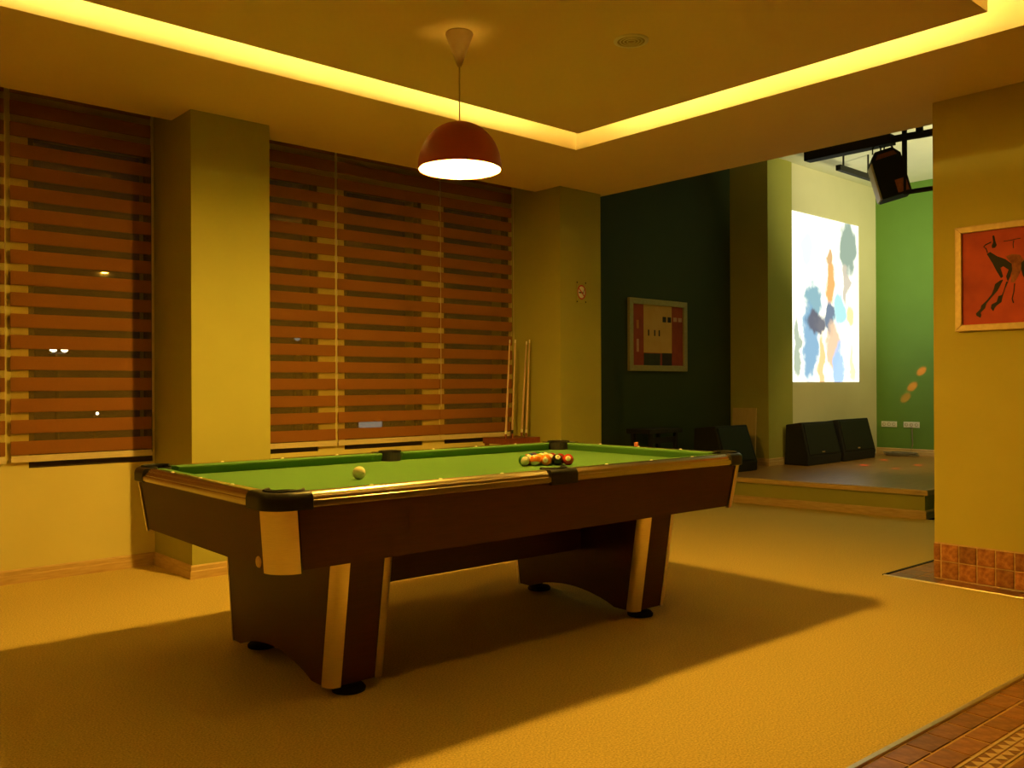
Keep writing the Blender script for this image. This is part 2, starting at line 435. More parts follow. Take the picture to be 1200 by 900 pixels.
# ---- ceiling: soffit ring, floating panel, slabs
TX1, TY1, TX0, TY0 = 4.72, 4.545, -1.3, 1.29
mb = MB()
mb.box(XL, SX, TY1, PY+0.315, ZS, SLAB); mb.box(TX1, SX, YB, TY1, ZS, SLAB)
mb.box(XL, TX1, YB, TY0, ZS, SLAB); mb.box(XL, TX0, TY0, TY1, ZS, SLAB)
struct('ceiling_soffit', mb, M['ceil'], 'lowered ceiling border around the lit recess', 'ceiling')
mb = MB(); mb.box(XL-0.2, SX, YB-0.2, WY+0.25, SLAB, SLAB+0.1); mb.box(SX-0.1, SX, YB, WY, SLAB, STC)
struct('ceiling_slab', mb, M['ceil'], 'upper ceiling above the lit recess', 'ceiling')
struct('ceiling_stage', MB().box(SX-0.1, GX+0.2, 0.8, DWY+0.2, STC, STC+0.1), M['stceil'], 'high pale ceiling above the stage', 'ceiling')
cp = empty('ceiling_panel', (0, 0, 0), 0, 'floating ceiling panel inside the glowing recess', 'ceiling', kind='structure')
GX0, GX1, GY0, GY1 = -1.0, 4.425, 1.59, 4.24
MB().box(GX0, GX1, GY0, GY1, ZS, ZS+0.12).build('panel', M['ceil'], cp)
for x in (0.0, 3.6):
    for y in (2.0, 3.8):
        MB().tube([(x, y, ZS+0.12), (x, y, SLAB)], 0.01).build('hanger', M['alu'], cp)
# cove tubes resting on the panel, out of sight from below
def cove(x0, x1, y0, y1, n, along):
    for i in range(n):
        t0 = i/n; t1 = (i+0.94)/n
        if along == 'x': a, c = (x0+(x1-x0)*t0, y0, ZS+0.145), (x0+(x1-x0)*t1, y0, ZS+0.145)
        else: a, c = (x0, y0+(y1-y0)*t0, ZS+0.145), (x0, y0+(y1-y0)*t1, ZS+0.145)
        k = empty('cove_light', a, 0, COVE_LABEL[along], 'light', 'cove tubes above the ceiling panel')
        d = Vector(c) - Vector(a)
        MB().tube([(0,0,0), tuple(d)], 0.013, 10).build('light_tube', M['tube'], k)
        e = 0.03
        if along == 'x': MB().box(0, d.x, -e, e, -0.025, -0.012).build('batten', M['white'], k)
        else: MB().box(-e, e, 0, d.y, -0.025, -0.012).build('batten', M['white'], k)
COVE_LABEL = {'x': 'fluorescent tube hidden in the ceiling recess parallel to the windows', 'y': 'fluorescent tube hidden in the ceiling recess running towards the right wall'}
cove(GX0+0.1, GX1-0.12, GY1-0.09, GY1-0.09, 4, 'x')
cove(GX0+0.1, GX1-0.12, GY0+0.09, GY0+0.09, 4, 'x')
cove(GX1-0.07, GX1-0.07, GY0+0.05, GY1-0.03, 2, 'y')
cove(GX0+0.07, GX0+0.07, GY0+0.05, GY1-0.03, 2, 'y')

# ---- baseboards
def bboard(name, p0, p1, out, label, m=None, h=0.085, z=0.0, m0=0.0, m1=0.0):
    prof = [(0, z), (0.018, z), (0.018, z+h*0.55), (0.012, z+h*0.62), (0.012, z+h*0.9), (0.006, z+h), (0, z+h)]
    o = MB().sweep(prof, (p0[0], p0[1], 0), (p1[0], p1[1], 0), (out[0], out[1], 0), m0, m1).build(name, m or M['base'])
    tag(o, label, 'baseboard', kind='structure')
bboard('baseboard_window', (XL, WY), (2.20, WY), (0, -1), 'pine baseboard under the left window')
bboard('baseboard_pillar', (2.20, WY-0.018), (2.20, PY), (-1, 0), 'pine baseboard on the shaded side of the near pillar', m1=-1)
bboard('baseboard_pillar', (2.20, PY), (2.73, PY), (0, -1), 'pine baseboard on the front of the near pillar', m0=-1, m1=-1)
bboard('baseboard_bay', (2.748, WY), (5.46, WY), (0, -1), 'pine baseboard under the wide window bay')
bboard('baseboard_stage', (9.03, SCY-0.015), (9.555, SCY-0.015), (0, -1), 'wooden baseboard at the foot of the stage pillar', z=TZ, m0=-1)
bboard('baseboard_stage', (9.03, DWY), (9.03, SCY-0.015), (-1, 0), 'wooden baseboard on the dark side of the stage pillar', z=TZ, m1=-1)
bboard('baseboard_green', (GX, SCY), (GX, 1.0), (-1, 0), 'wooden baseboard along the lit green wall', z=TZ)

# ---- tiled base of the right wall
wb = empty('wall_base', (RX, 0, 0), 0, 'two rows of tumbled terracotta tiles at the foot of the right wall', 'tiled wall base', kind='structure')
MB().box(-0.010, 0.0, -0.4, 2.335, 0, 0.224).build('mortar', M['grout'], wb)
ts = MB(); ts.hexa([(0,0,0),(0,0.098,0),(0,0.098,0.102),(0,0,0.102)], [(-0.006,0.002,0.002),(-0.006,0.096,0.002),(-0.006,0.096,0.100),(-0.006,0.002,0.100)])
t0 = ts.build('tile', M['tile'], wb, loc=(-0.008, 2.295-0.1035, 0.008), bevel=0.002)
for i in range(0, 25):
    for r in range(2):
        if (i, r) == (0, 0): continue
        inst(t0, wb, (-0.008 - random.uniform(0, 0.002), 2.295 - 0.1035*(i+1), 0.008 + r*0.107))
hs = MB(); hs.hexa([(0,0,0),(0,0.040,0),(0,0.040,0.102),(0,0,0.102)], [(-0.006,0.002,0.002),(-0.006,0.038,0.002),(-0.006,0.038,0.100),(-0.006,0.002,0.100)])
h0 = hs.build('cut_tile', M['tile'], wb, loc=(-0.008, 2.297, 0.008))
inst(h0, wb, (-0.008, 2.297, 0.115))

# ---- windows
WLAB = ['window with dark glass at the far left edge', 'window with dark glass behind the left blind', 'window with dark glass next to the near pillar', 'window with dark glass in the middle of the wide bay', 'window with dark glass behind the cue rack']
for n, (a, bb) in enumerate(WIN):
    w = empty('window_%d' % (n+1), ((a+bb)/2, WY+0.045, SILL), 0, WLAB[n], 'window', kind='structure')
    hw = (bb-a)/2; hh = HEAD-SILL; t = 0.035
    mb = MB(); mb.box(-hw, hw, -0.03, 0.03, 0, t); mb.box(-hw, hw, -0.03, 0.03, hh-t, hh); mb.box(-hw, -hw+t, -0.03, 0.03, t, hh-t); mb.box(hw-t, hw, -0.03, 0.03, t, hh-t)
    mb.build('window_frame', M['winfr'], w)
    MB().box(-hw+t, hw-t, -0.004, 0.004, t, hh-t).build('pane', M['glass'], w).rotation_euler = (math.radians(0.65), 0, 0)

# ---- day and night roller blinds
BY = WY - 0.030
PITCH, BAND = 0.1306, 0.082
def blind(x0, x1, label, zb=0.775):
    o = empty('roller_blind', (x0, BY, zb), 0, label, 'blind', 'striped roller blinds on the windows')
    w = x1-x0
    top = SLAB - 0.03 - zb
    MB().tube([(0.01, 0, top-0.03), (w-0.01, 0, top-0.03)], 0.024, 12).build('roller', M['rail_l'], o)
    rl = MB(); rl.box(0, w, -0.012, 0.012, -0.036, -0.012); rl.box(0.004, w-0.004, -0.007, 0.007, -0.012, 0.004)
    rl.build('bottom_rail', M['rail_l'], o, bevel=0.002)
    MB().box(0.004, w-0.004, 0.003, 0.0036, 0.0, top-0.03).build('sheer_sheet', M['sheer'], o)
    b = MB().box(0.003, w-0.003, -0.0015, 0.0015, 0, BAND).build('opaque_band', M['band'], o, loc=(0, 0, 0.012))
    n = int((top-0.06)/PITCH)
    for i in range(1, n+1):
        inst(b, o, (0, 0, 0.012 + i*PITCH))
    # rear layer of the looped fabric, a little lower than the front one
    b2 = MB().box(0.003, w-0.003, 0.008, 0.0092, 0, BAND).build('rear_band', M['band'], o, loc=(0, 0, 0.009))
    for i in range(1, n+1):
        inst(b2, o, (0, 0, 0.009 + i*PITCH))
    # bead chain
    MB().tube([(w-0.008, -0.03, top-0.03), (w-0.008, -0.032, 0.25)], 0.0025, 6).build('bead_chain', M['rail_l'], o)
    return o
blind(0.14, 1.297, 'brown striped roller blind cut off by the left edge')
blind(1.322, 2.172, 'brown striped roller blind left of the near pillar', 0.778)
blind(2.745, 3.585, 'brown striped roller blind right beside the near pillar')
blind(3.603, 4.598, 'middle brown striped roller blind of the wide bay')
blind(4.600, 5.435, 'brown striped roller blind behind the cue rack')

# ------------------------------------------------------------------ stage
st = empty('stage_platform', (7.95, 3.40, 0), 0, 'low wooden stage with olive riser beyond the carpet', 'stage')
P0 = Vector((7.95, 3.40)); P1 = Vector((7.62, DWY))
dv = (P0-P1).normalized(); nv = Vector((-dv.y, dv.x))
if nv.x > 0: nv = -nv
def rel(p): return (p[0]-7.95, p[1]-3.40)
core = [rel(P1), rel(P0), rel((GX, 3.40)), rel((GX, SCY)), rel((9.555, SCY)), rel((9.555, SCY-0.02)), rel((9.03, SCY-0.02)), rel((9.03, DWY))]
MB().prism(core, 0, TZ-0.02).build('riser', M['paint'], st)
ov = nv*0.025
deck = [rel(P1+ov), rel(P0+ov+Vector((0, -0.025))), rel((GX, 3.375)), rel((GX, SCY)), rel((9.555, SCY)), rel((9.555, SCY-0.015)), rel((9.03, SCY-0.015)), rel((9.03, DWY))]
MB().prism(deck, TZ-0.02, TZ).build('deck', M['stagefl'], st)
prof = [(0, 0), (0.035, 0), (0.035, 0.042), (0.03, 0.048), (0, 0.048)]
a = P1; c = P0
MB().sweep(prof, (*rel(a), TZ-0.046), (*rel(c), TZ-0.046), (nv.x, nv.y, 0), 0, -1).build('nosing', M['base'], st)
MB().sweep(prof, (*rel(c), TZ-0.046), (*rel((GX, 3.40)), TZ-0.046), (0, -1, 0), -1, 0).build('nosing', M['base'], st)
bp = [(0, 0), (0.016, 0), (0.016, 0.06), (0.008, 0.075), (0, 0.075)]
MB().sweep(bp, (*rel(a), 0), (*rel(c), 0), (nv.x, nv.y, 0), 0, -1).build('skirting', M['base'], st)
MB().sweep(bp, (*rel(c), 0), (*rel((GX, 3.40)), 0), (0, -1, 0), -1, 0).build('skirting', M['base'], st)

# projected picture on the screen wall
o = MB().box(0, 1.66, -0.006, -0.001, 0, 2.055).build('projection_screen', M['screen'], loc=(9.562, SCY, 1.232))
tag(o, 'bright projected picture of blurred figures on the stage wall', 'projection')

# ------------------------------------------------------------------ billiard table
TC = (2.728, 3.415, 0)
tb = empty('billiard_table', TC, math.radians(-1.4), 'large billiard table with green cloth, metal rails and dark mahogany apron', 'billiard table')
NX, NY = 1.245, 0.6225      # cushion noses
BZ = 0.792                  # cloth
RZ = 0.838                  # rail top
CW = 0.045                  # cushion width
RO = 0.064                  # rail width
OX, OY = NX+CW+RO, NY+CW+RO
CP = (NX+0.012, NY+0.012)   # corner pocket centre
SPY = NY+0.025              # side pocket centre
PR, SR = 0.062, 0.058

def arc(cx, cy, r, a0, a1, n=10):
    return [(cx+r*math.cos(math.radians(a0+(a1-a0)*i/n)), cy+r*math.sin(math.radians(a0+(a1-a0)*i/n))) for i in range(n+1)]
# bed cloth with pocket cut-outs
EX, EY = NX+0.04, NY+0.04
pts = []
def bite(sx, sy):
    cx, cy = sx*CP[0], sy*CP[1]
    base = {(1,1): (270, 180), (-1,1): (360, 270), (-1,-1): (90, 0), (1,-1): (180, 90)}[(sx, sy)]
    return arc(cx, cy, PR, base[0], base[1], 8)
def side_bite(sy):
    return arc(0, sy*SPY, SR, (0 if sy > 0 else 180), (-180 if sy > 0 else 0), 12)
pts += bite(1, 1)
pts += [(EX-0.09, EY)] + side_bite(1) + [(-EX+0.09, EY)]
pts += bite(-1, 1)
pts += [(-EX, EY-0.09), (-EX, -EY+0.09)]
pts += bite(-1, -1)
pts += [(-EX+0.09, -EY)] + side_bite(-1) + [(EX-0.09, -EY)]
pts += bite(1, -1)
pts += [(EX, -EY+0.09), (EX, EY-0.09)]
MB().prism(pts, BZ-0.03, BZ).build('bed_cloth', M['cloth'], tb)

# six cushions
cz = [(0, RZ-0.006), (0.002, RZ-0.014), (0.024, BZ-0.004), (CW, BZ-0.004), (CW, RZ-0.002), (0.012, RZ-0.001)]
G1 = 0.082; G2 = 0.068
for sy in (-1, 1):
    for sx in (-1, 1):
        MB().sweep(cz, (sx*G2, sy*NY, 0), (sx*(NX-G1), sy*NY, 0), (0, sy, 0), -0.25, -0.85).build('cushion', M['cloth'], tb, smooth=False)
for sx in (-1, 1):
    MB().sweep(cz, (sx*NX, -(NY-G1), 0), (sx*NX, (NY-G1), 0), (sx, 0, 0), -0.85, -0.85).build('cushion', M['cloth'], tb)
# rails
B0 = RZ-0.052
rp_ = [(CW, B0), (CW, RZ), (CW+0.026, RZ+0.001), (CW+0.040, RZ-0.003), (CW+0.050, RZ-0.011), (CW+0.056, RZ-0.022), (CW+0.056, RZ-0.026),
       (CW+0.061, RZ-0.028), (CW+0.063, RZ-0.034), (CW+0.063, B0+0.004), (CW+0.059, B0)]
CAP = 0.160; CAPY = 0.190; SCAP = 0.078
for sy in (-1, 1):
    for sx in (-1, 1):
        MB().sweep(rp_, (sx*SCAP, sy*NY, 0), (sx*(OX-CAP), sy*NY, 0), (0, sy, 0)).build('rail', M['alur'], tb, smooth=True)
for sx in (-1, 1):
    MB().sweep(rp_, (sx*NX, -(OY-CAPY), 0), (sx*NX, OY-CAPY, 0), (sx, 0, 0)).build('rail', M['alur'], tb, smooth=True)
# sight dots
dot = None
def put_dot(x, y):
    global dot
    if dot is None:
        dot = MB().lathe([(0, 0.0040), (0.005, 0.0034), (0.0085, 0.0), (0, 0.0)], 10).build('sight_dot', M['ivory'], tb, loc=(x, y, RZ+0.0005))
    else: inst(dot, tb, (x, y, RZ+0.0005))
s = NX*2/8
for i in (-3, -2, -1, 1, 2, 3):
    for sy in (-1, 1): put_dot(i*s, sy*(NY+CW+0.014))
for i in (-1, 0, 1):
    for sx in (-1, 1): put_dot(sx*(NX+CW+0.014), i*s)
# corner caps: rounded outside, pocket hole inside
CR = 0.098
ZC0 = B0-0.006; ZC1 = RZ+0.003
LEV = [(0.004, 0.004), (0.0, 0.008), (0.0, -0.024), (0.003, -0.013), (0.009, -0.0045), (0.016, -0.0008), (0.021, 0.0)]   # inset, z from the bottom (first two) or the top
def cap_solid(outer, normals, inner, sx, sy, z0, z1, name):
    """solid between an outer outline that rounds over towards the top and a plain inner outline"""
    b = MB(); rings = []
    for k, (ins, dz) in enumerate(LEV):
        z = (z0 + (0 if k == 0 else 0.004)) if k < 2 else z1 + dz
        rings.append(b._v([(sx*(x-nx*ins), sy*(y-ny*ins), z) for (x, y), (nx, ny) in zip(outer, normals)]))
    ia = b._v([(sx*x, sy*y, z0) for x, y in inner]); ib = b._v([(sx*x, sy*y, z1) for x, y in inner])
    for A, B in zip(rings, rings[1:]):
        for q in range(len(A)-1): b._f([A[q], A[q+1], B[q+1], B[q]])
    for q in range(len(ia)-1): b._f([ia[q], ia[q+1], ib[q+1], ib[q]])
    b._f(rings[-1] + ib); b._f(rings[0] + ia)
    b._f([ia[0]] + [r_[-1] for r_ in rings] + [ib[0]])
    b._f([ia[-1]] + [r_[0] for r_ in rings] + [ib[-1]])
    return b.build(name, M['black'], tb, smooth=True)
def corner_cap(sx, sy):
    ox, oy = OX+0.001, OY+0.001
    arcp = arc(ox-CR, oy-CR, CR, 90, 0, 12)
    outer = [(ox-CAP, oy)] + arcp + [(ox, oy-CAPY)]
    normals = [(0, 1)] + [((x-ox+CR)/CR, (y-oy+CR)/CR) for x, y in arcp] + [(1, 0)]
    inner = [(NX+CW, oy-CAPY)] + arc(CP[0], CP[1], PR-0.004, -72, 162, 14) + [(ox-CAP, NY+CW)]
    o = cap_solid(outer, normals, inner, sx, sy, ZC0, ZC1, 'corner_cap')
    # raised rubber lip round the pocket mouth
    lip = [(sx*x, sy*y, ZC1+0.001) for x, y in arc(CP[0], CP[1], PR+0.004, -66, 156, 16)]
    MB().tube(lip, 0.006, 8).build('pocket_lip', M['rubber'], o)
    MB().lathe([(PR-0.004, RZ), (PR-0.004, BZ-0.012), (PR-0.02, BZ-0.028), (0, BZ-0.029)], 20, (sx*CP[0], sy*CP[1], 0)).build('pocket_cup', M['rubber'], tb)
for sx in (-1, 1):
    for sy in (-1, 1): corner_cap(sx, sy)
for sy in (-1, 1):
    oy = OY+0.001
    outer = [(-SCAP, oy), (-SCAP*0.5, oy), (0, oy), (SCAP*0.5, oy), (SCAP, oy)]
    inner = [(SCAP, NY+CW)] + arc(0, SPY, SR-0.004, -8, 188, 14) + [(-SCAP, NY+CW)]
    o = cap_solid(outer, [(0, 1)]*5, inner, 1, sy, ZC0-0.004, ZC1, 'side_cap')
    lip = [(x, sy*y, ZC1+0.001) for x, y in arc(0, SPY, SR+0.004, -5, 185, 16)]
    MB().tube(lip, 0.0055, 8).build('pocket_lip', M['rubber'], o)
    MB().lathe([(SR-0.004, RZ), (SR-0.004, BZ-0.006), (SR-0.03, BZ-0.024), (0, BZ-0.025)], 20, (0, sy*SPY, 0)).build('pocket_cup', M['rubber'], tb)
# apron: leans inwards towards the floor
AZ0, AZ1 = 0.566, B0+0.004
AT, AB = 0.014, 0.044        # inset from the rail's outer edge, top and bottom
CR2 = 0.094
def apron(axis, s_):
    if axis == 'y':
        x = OX-CR2-AT-0.004; xb = OX-CR2-AB-0.004
        y1, y0 = OY-AT, OY-AB; t = 0.025
        bot = [(-xb, y0-t, AZ0), (xb, y0-t, AZ0), (xb, y0, AZ0), (-xb, y0, AZ0)]; top = [(-x, y1-t, AZ1), (x, y1-t, AZ1), (x, y1, AZ1), (-x, y1, AZ1)]
        bot = [(a_, s_*b_, c_) for a_, b_, c_ in bot]; top = [(a_, s_*b_, c_) for a_, b_, c_ in top]
    else:
        y = OY-CR2-AT-0.004; yb_2 = OY-CR2-AB-0.004
        x1, x0 = OX-AT, OX-AB; t = 0.025
        bot = [(x0-t, -yb_2, AZ0), (x0, -yb_2, AZ0), (x0, yb_2, AZ0), (x0-t, yb_2, AZ0)]; top = [(x1-t, -y, AZ1), (x1, -y, AZ1), (x1, y, AZ1), (x1-t, y, AZ1)]
        bot = [(s_*a_, b_, c_) for a_, b_, c_ in bot]; top = [(s_*a_, b_, c_) for a_, b_, c_ in top]
    return MB().hexa(bot, top).build('apron', M['mahog'], tb)
for s_ in (-1, 1):
    apron('y', s_); e_ = apron('x', s_)
    if s_ < 0: end_apron = e_
# rounded metal corner castings
def casting(sx, sy):
    n = 10
    def ring(inset, z):
        r = CR2
        c_ = (OX-inset+0.004-r, OY-inset+0.004-r)
        out = arc(c_[0], c_[1], r, 90, 0, n)
        inn = arc(c_[0], c_[1], r-0.02, 0, 90, n)
        return [(sx*x, sy*y, z) for x, y in out+inn]
    top = ring(AT, AZ1); bot = ring(AB, AZ0-0.010)
    MB().hexa(bot, top).build('corner_casting', M['alu'], tb, smooth=True)
for sx in (-1, 1):
    for sy in (-1, 1): casting(sx, sy)
MB().box(-(OX-0.10), OX-0.10, -(OY-0.10), OY-0.10, 0.572, BZ-0.031).build('slate_frame', M['rubber'], tb)
# badge on the near end
bd = MB().lathe([(0, 0.006), (0.014, 0.006), (0.019, 0.004), (0.021, 0.0), (0, 0)], 20).build('badge', M['brass'], tb)
bd.location = (-(OX-AB+0.0045), -(OY-0.172), 0.590); bd.rotation_euler = (0, math.radians(-90), 0)
# pedestals
def pedestal(sx):
    W0 = 0.132; zt, zb = 0.575, 0.050
    yt, yb = 0.545, 0.462
    ch = 0.056
    n = 14
    o = None
    # panel outline in (y,z): flat pads over the feet, arch between
    line = [(-yb+ch*0.9, zb)] + [(-yb+0.13 + (2*yb-0.26)*i/n, zb + 0.060*math.sin(math.pi*i/n)**0.8) for i in range(n+1)] + [(yb-ch*0.9, zb), (yt-ch*0.9, zt), (-yt+ch*0.9, zt)]
    xc = sx*0.865
    a_ = [(xc-W0, y, z) for y, z in line]; b_ = [(xc+W0, y, z) for y, z in line]
    o = MB().hexa(a_, b_).build('pedestal', M['mahog'], tb)
    # dark end faces between the metal corner strips
    for s_ in (-1, 1):
        bot = [(xc-W0+ch, s_*(yb-ch), zb), (xc+W0-ch, s_*(yb-ch), zb), (xc+W0-ch, s_*yb, zb), (xc-W0+ch, s_*yb, zb)]
        top = [(xc-W0+ch, s_*(yt-ch), zt), (xc+W0-ch, s_*(yt-ch), zt), (xc+W0-ch, s_*yt, zt), (xc-W0+ch, s_*yt, zt)]
        MB().hexa(bot, top).build('end_panel', M['mahog'], o)
        for q in (-1, 1):
            def rg(y, z):
                return [(xc+q*(W0-ch), s_*y, z), (xc+q*(W0-ch*0.45), s_*(y-ch*0.10), z), (xc+q*(W0-ch*0.12), s_*(y-ch*0.42), z), (xc+q*(W0+0.001), s_*(y-ch*0.9), z), (xc+q*(W0-ch), s_*(y-ch*0.9), z)]
            MB().hexa(rg(yb+0.002, zb-0.006), rg(yt+0.002, zt)).build('corner_strip', M['alu'], o, smooth=True)
        MB().lathe([(0, 0.0), (0.066, 0.0), (0.068, 0.010), (0.058, 0.022), (0.020, 0.028), (0.020, 0.075), (0, 0.075)], 24, (xc+sx*0.0, s_*(yb-0.070), 0)).build('foot', M['rubber'], o)
    return o
for sx in (-1, 1): pedestal(sx)
MB().box(-0.74, 0.74, -0.09, 0.09, 0.318, 0.572).build('stretcher', M['mahog'], tb, bevel=0.004)

# ------------------------------------------------------------------ balls
TM = Matrix.Translation(TC) @ Matrix.Rotation(math.radians(-1.4), 4, 'Z')
BR = 0.0286
def ball_mat(name, col, kind):
    m = bpy.data.materials.new('ball ' + name); m.use_nodes = True
    nt = m.node_tree; N = nt.nodes; L = nt.links
    p = N['Principled BSDF']; p.inputs['Roughness'].default_value = 0.12
    tc = N.new('ShaderNodeTexCoord'); sp = N.new('ShaderNodeSeparateXYZ'); L.new(tc.outputs['Object'], sp.inputs[0])
    W_ = (0.80, 0.76, 0.60)
    def mixn(fac, a, b):
        mx = N.new('ShaderNodeMix'); mx.data_type = 'RGBA'
        A = [s for s in mx.inputs if s.name == 'A' and s.type == 'RGBA'][0]; B = [s for s in mx.inputs if s.name == 'B' and s.type == 'RGBA'][0]
        for sock, v in ((A, a), (B, b)):
            if isinstance(v, tuple): sock.default_value = (*v, 1)
            else: L.new(v, sock)
        L.new(fac, mx.inputs[0])
        return [s for s in mx.outputs if s.type == 'RGBA'][0]
    def math_(op, a, v):
        n = N.new('ShaderNodeMath'); n.operation = op; L.new(a, n.inputs[0]); n.inputs[1].default_value = v
        return n.outputs[0]
    cur = col
    if kind == 'cue': cur = (0.82, 0.78, 0.55)
    if kind == 'stripe':
        ab = N.new('ShaderNodeMath'); ab.operation = 'ABSOLUTE'; L.new(sp.outputs['Z'], ab.inputs[0])
        cur = mixn(math_('GREATER_THAN', ab.outputs[0], BR*0.52), col, W_)
    if kind != 'cue':
        cur = mixn(math_('GREATER_THAN', sp.outputs['X'], BR*0.87), cur, W_)
    if isinstance(cur, tuple): p.inputs['Base Color'].default_value = (*cur, 1)
    else: L.new(cur, p.inputs['Base Color'])
    return m
def sphere_mesh(name, m):
    bm = bmesh.new(); bmesh.ops.create_uvsphere(bm, u_segments=28, v_segments=18, radius=BR)
    me = bpy.data.meshes.new(name); bm.to_mesh(me); bm.free()
    for p in me.polygons: p.use_smooth = True
    me.materials.append(m)
    return me
def number_mesh(txt, name):
    cu = bpy.data.curves.new(name, 'FONT'); cu.body = txt; cu.size = 0.013; cu.align_x = 'CENTER'; cu.align_y = 'CENTER'; cu.extrude = 0.0006
    ob = bpy.data.objects.new(name, cu); COL.objects.link(ob)
    dg = bpy.context.evaluated_depsgraph_get()
    me = bpy.data.meshes.new_from_object(ob.evaluated_get(dg))
    bpy.data.objects.remove(ob); bpy.data.curves.remove(cu)
    me.materials.append(M['blkart'])
    return me
YEL, BLU, RED_, PUR, ORG, GRN, MAR, BLK = (0.75, 0.42, 0.03), (0.02, 0.05, 0.25), (0.50, 0.035, 0.02), (0.10, 0.03, 0.16), (0.80, 0.22, 0.02), (0.02, 0.15, 0.04), (0.26, 0.02, 0.02), (0.012, 0.011, 0.011)
BALLS = {1: (YEL, 'solid'), 2: (BLU, 'solid'), 3: (RED_, 'solid'), 4: (PUR, 'solid'), 5: (ORG, 'solid'), 6: (GRN, 'solid'), 7: (MAR, 'solid'), 8: (BLK, 'solid'),
         9: (YEL, 'stripe'), 10: (BLU, 'stripe'), 11: (RED_, 'stripe'), 12: (PUR, 'stripe'), 13: (ORG, 'stripe'), 14: (GRN, 'stripe'), 15: (MAR, 'stripe')}
# rack order: row k from the front row (towards the viewer)
APEX = Vector((3.040, 3.302)); d1 = Vector((math.cos(math.radians(-30)), math.sin(math.radians(-30)))); d2 = Vector((math.cos(math.radians(30)), math.sin(math.radians(30))))
rows = [[14, 13, 5, 8, 3], [11, 1, 9, 7], [2, 12, 15], [4, 10], [6]]
ROT = {14: (0, 98, 250), 13: (0, 25, 46), 5: (0, -4, 216), 8: (0, -38, 235), 3: (0, -18, 224), 11: (70, 20, 0), 9: (0, -12, 46), 1: (0, 40, 180), 7: (0, 20, 60), 2: (0, 10, 10), 12: (20, 0, 80), 15: (10, 60, 20), 4: (0, 0, 90), 10: (40, 30, 10), 6: (0, 60, 90)}
BLAB = {14: 'green striped ball at the left tip of the rack, pale side forward', 13: 'bright orange ball second from the left in the front row', 5: 'red orange ball with white number ring in the front row',
        8: 'black ball in the front row of the rack', 3: 'red ball at the right end of the front row', 11: 'red striped ball behind the left tip of the rack', 9: 'yellow striped ball with white top behind the red orange ball',
        1: 'yellow ball behind the bright orange ball', 7: 'maroon ball behind the red ball of the rack', 2: 'dark blue ball in the third row of the rack', 12: 'purple striped ball in the middle of the third row', 15: 'maroon striped ball in the third row of the rack',
        4: 'purple ball in the fourth row of the rack', 10: 'blue striped ball in the fourth row of the rack', 6: 'green ball at the far corner of the rack'}
gap = 2*BR+0.0006
for r, row in enumerate(rows):
    for i, n in enumerate(row):
        p = APEX + d1*(gap*i) + d2*(gap*r)
        col, kind = BALLS[n]
        me = sphere_mesh('billiard_ball', ball_mat(str(n), col, kind))
        o = bpy.data.objects.new('billiard_ball', me); COL.objects.link(o)
        o.location = (p.x, p.y, BZ+BR)
        o.rotation_euler = tuple(math.radians(v) for v in ROT[n])
        tag(o, BLAB[n], 'ball', 'racked billiard balls on the cloth')
        nm = bpy.data.objects.new('number', number_mesh(str(n), 'number')); COL.objects.link(nm)
        nm.parent = o; nm.location = (BR-0.0004, 0, 0); nm.rotation_euler = (math.radians(90), 0, math.radians(90))
me = sphere_mesh('cue_ball', ball_mat('cue', (0.8, 0.76, 0.55), 'cue'))
o = bpy.data.objects.new('cue_ball', me); COL.objects.link(o); o.location = (2.094, 3.345, BZ+BR)
tag(o, 'single pale cue ball lying alone on the cloth', 'ball')

# chalk cube on the far short rail
p = TM @ Vector((OX-0.045, 0.02, RZ+0.0015))
ck = empty('chalk_cube', p, 0.3, 'small pink chalk cube on the far rail of the table', 'chalk')
MB().box(-0.011, 0.011, -0.011, 0.011, 0, 0.019).build('paper_wrap', M['label_red'], ck, bevel=0.0015)
MB().box(-0.0105, 0.0105, -0.0105, 0.0105, 0.019, 0.0235).build('chalk_top', M['chalk'], ck, bevel=0.0015)

# ------------------------------------------------------------------ pendant lamp
lp = empty('pendant_lamp', (2.722, 3.415, ZS), 0, 'round orange red dome pendant lamp glowing above the table', 'lamp')
LR = 0.207; RIM = -0.668; DTOP = 0.225
outer = [(LR*math.cos(t)**0.92 if t < 1.57 else 0, RIM + DTOP*math.sin(t)) for t in [math.radians(a_) for a_ in (0, 8, 16, 24, 32, 40, 48, 56, 63, 69, 74, 78, 81.5)]]
prof = [(LR-0.001, RIM-0.004)] + outer
MB().lathe(prof + [(r-0.004, z-0.003) for r, z in prof[::-1]], 56, close=True).build('shade', M['shade'], lp, smooth=True)
inner = [(r-0.0048, z-0.0040) for r, z in prof]
inner[0] = (LR-0.0055, RIM-0.0042)
MB().lathe(inner, 56).build('shade_lining', M['white'], lp, smooth=True)
hr = prof[-1][0]
# three ribs hold the shade on the lamp holder
tz = prof[-1][1]
for k in range(3):
    a_ = 2*math.pi*k/3+0.4
    MB().tube([(0.015*math.cos(a_), 0.015*math.sin(a_), tz+0.004), ((hr)*math.cos(a_), (hr)*math.sin(a_), tz-0.002)], 0.004, 6).build('shade_rib', M['shade'], lp)
MB().lathe([(0, tz+0.012), (0.018, tz+0.010), (hr-0.0075, tz+0.002), (hr-0.0078, tz-0.004), (0.022, tz-0.012), (0.022, -0.520), (0.0, -0.5195)], 20).build('lamp_holder', M['white'], lp, smooth=True)
MB().tube([(0, 0, tz+0.01), (0, 0, -0.155)], 0.0035, 8).build('cord', M['cord'], lp)
MB().lathe([(0, 0.0), (0.066, 0.0), (0.069, -0.006), (0.066, -0.014), (0.040, -0.085), (0.018, -0.145), (0.010, -0.165), (0, -0.166)], 32).build('ceiling_cup', M['cord'], lp, smooth=True)
bz = -0.718
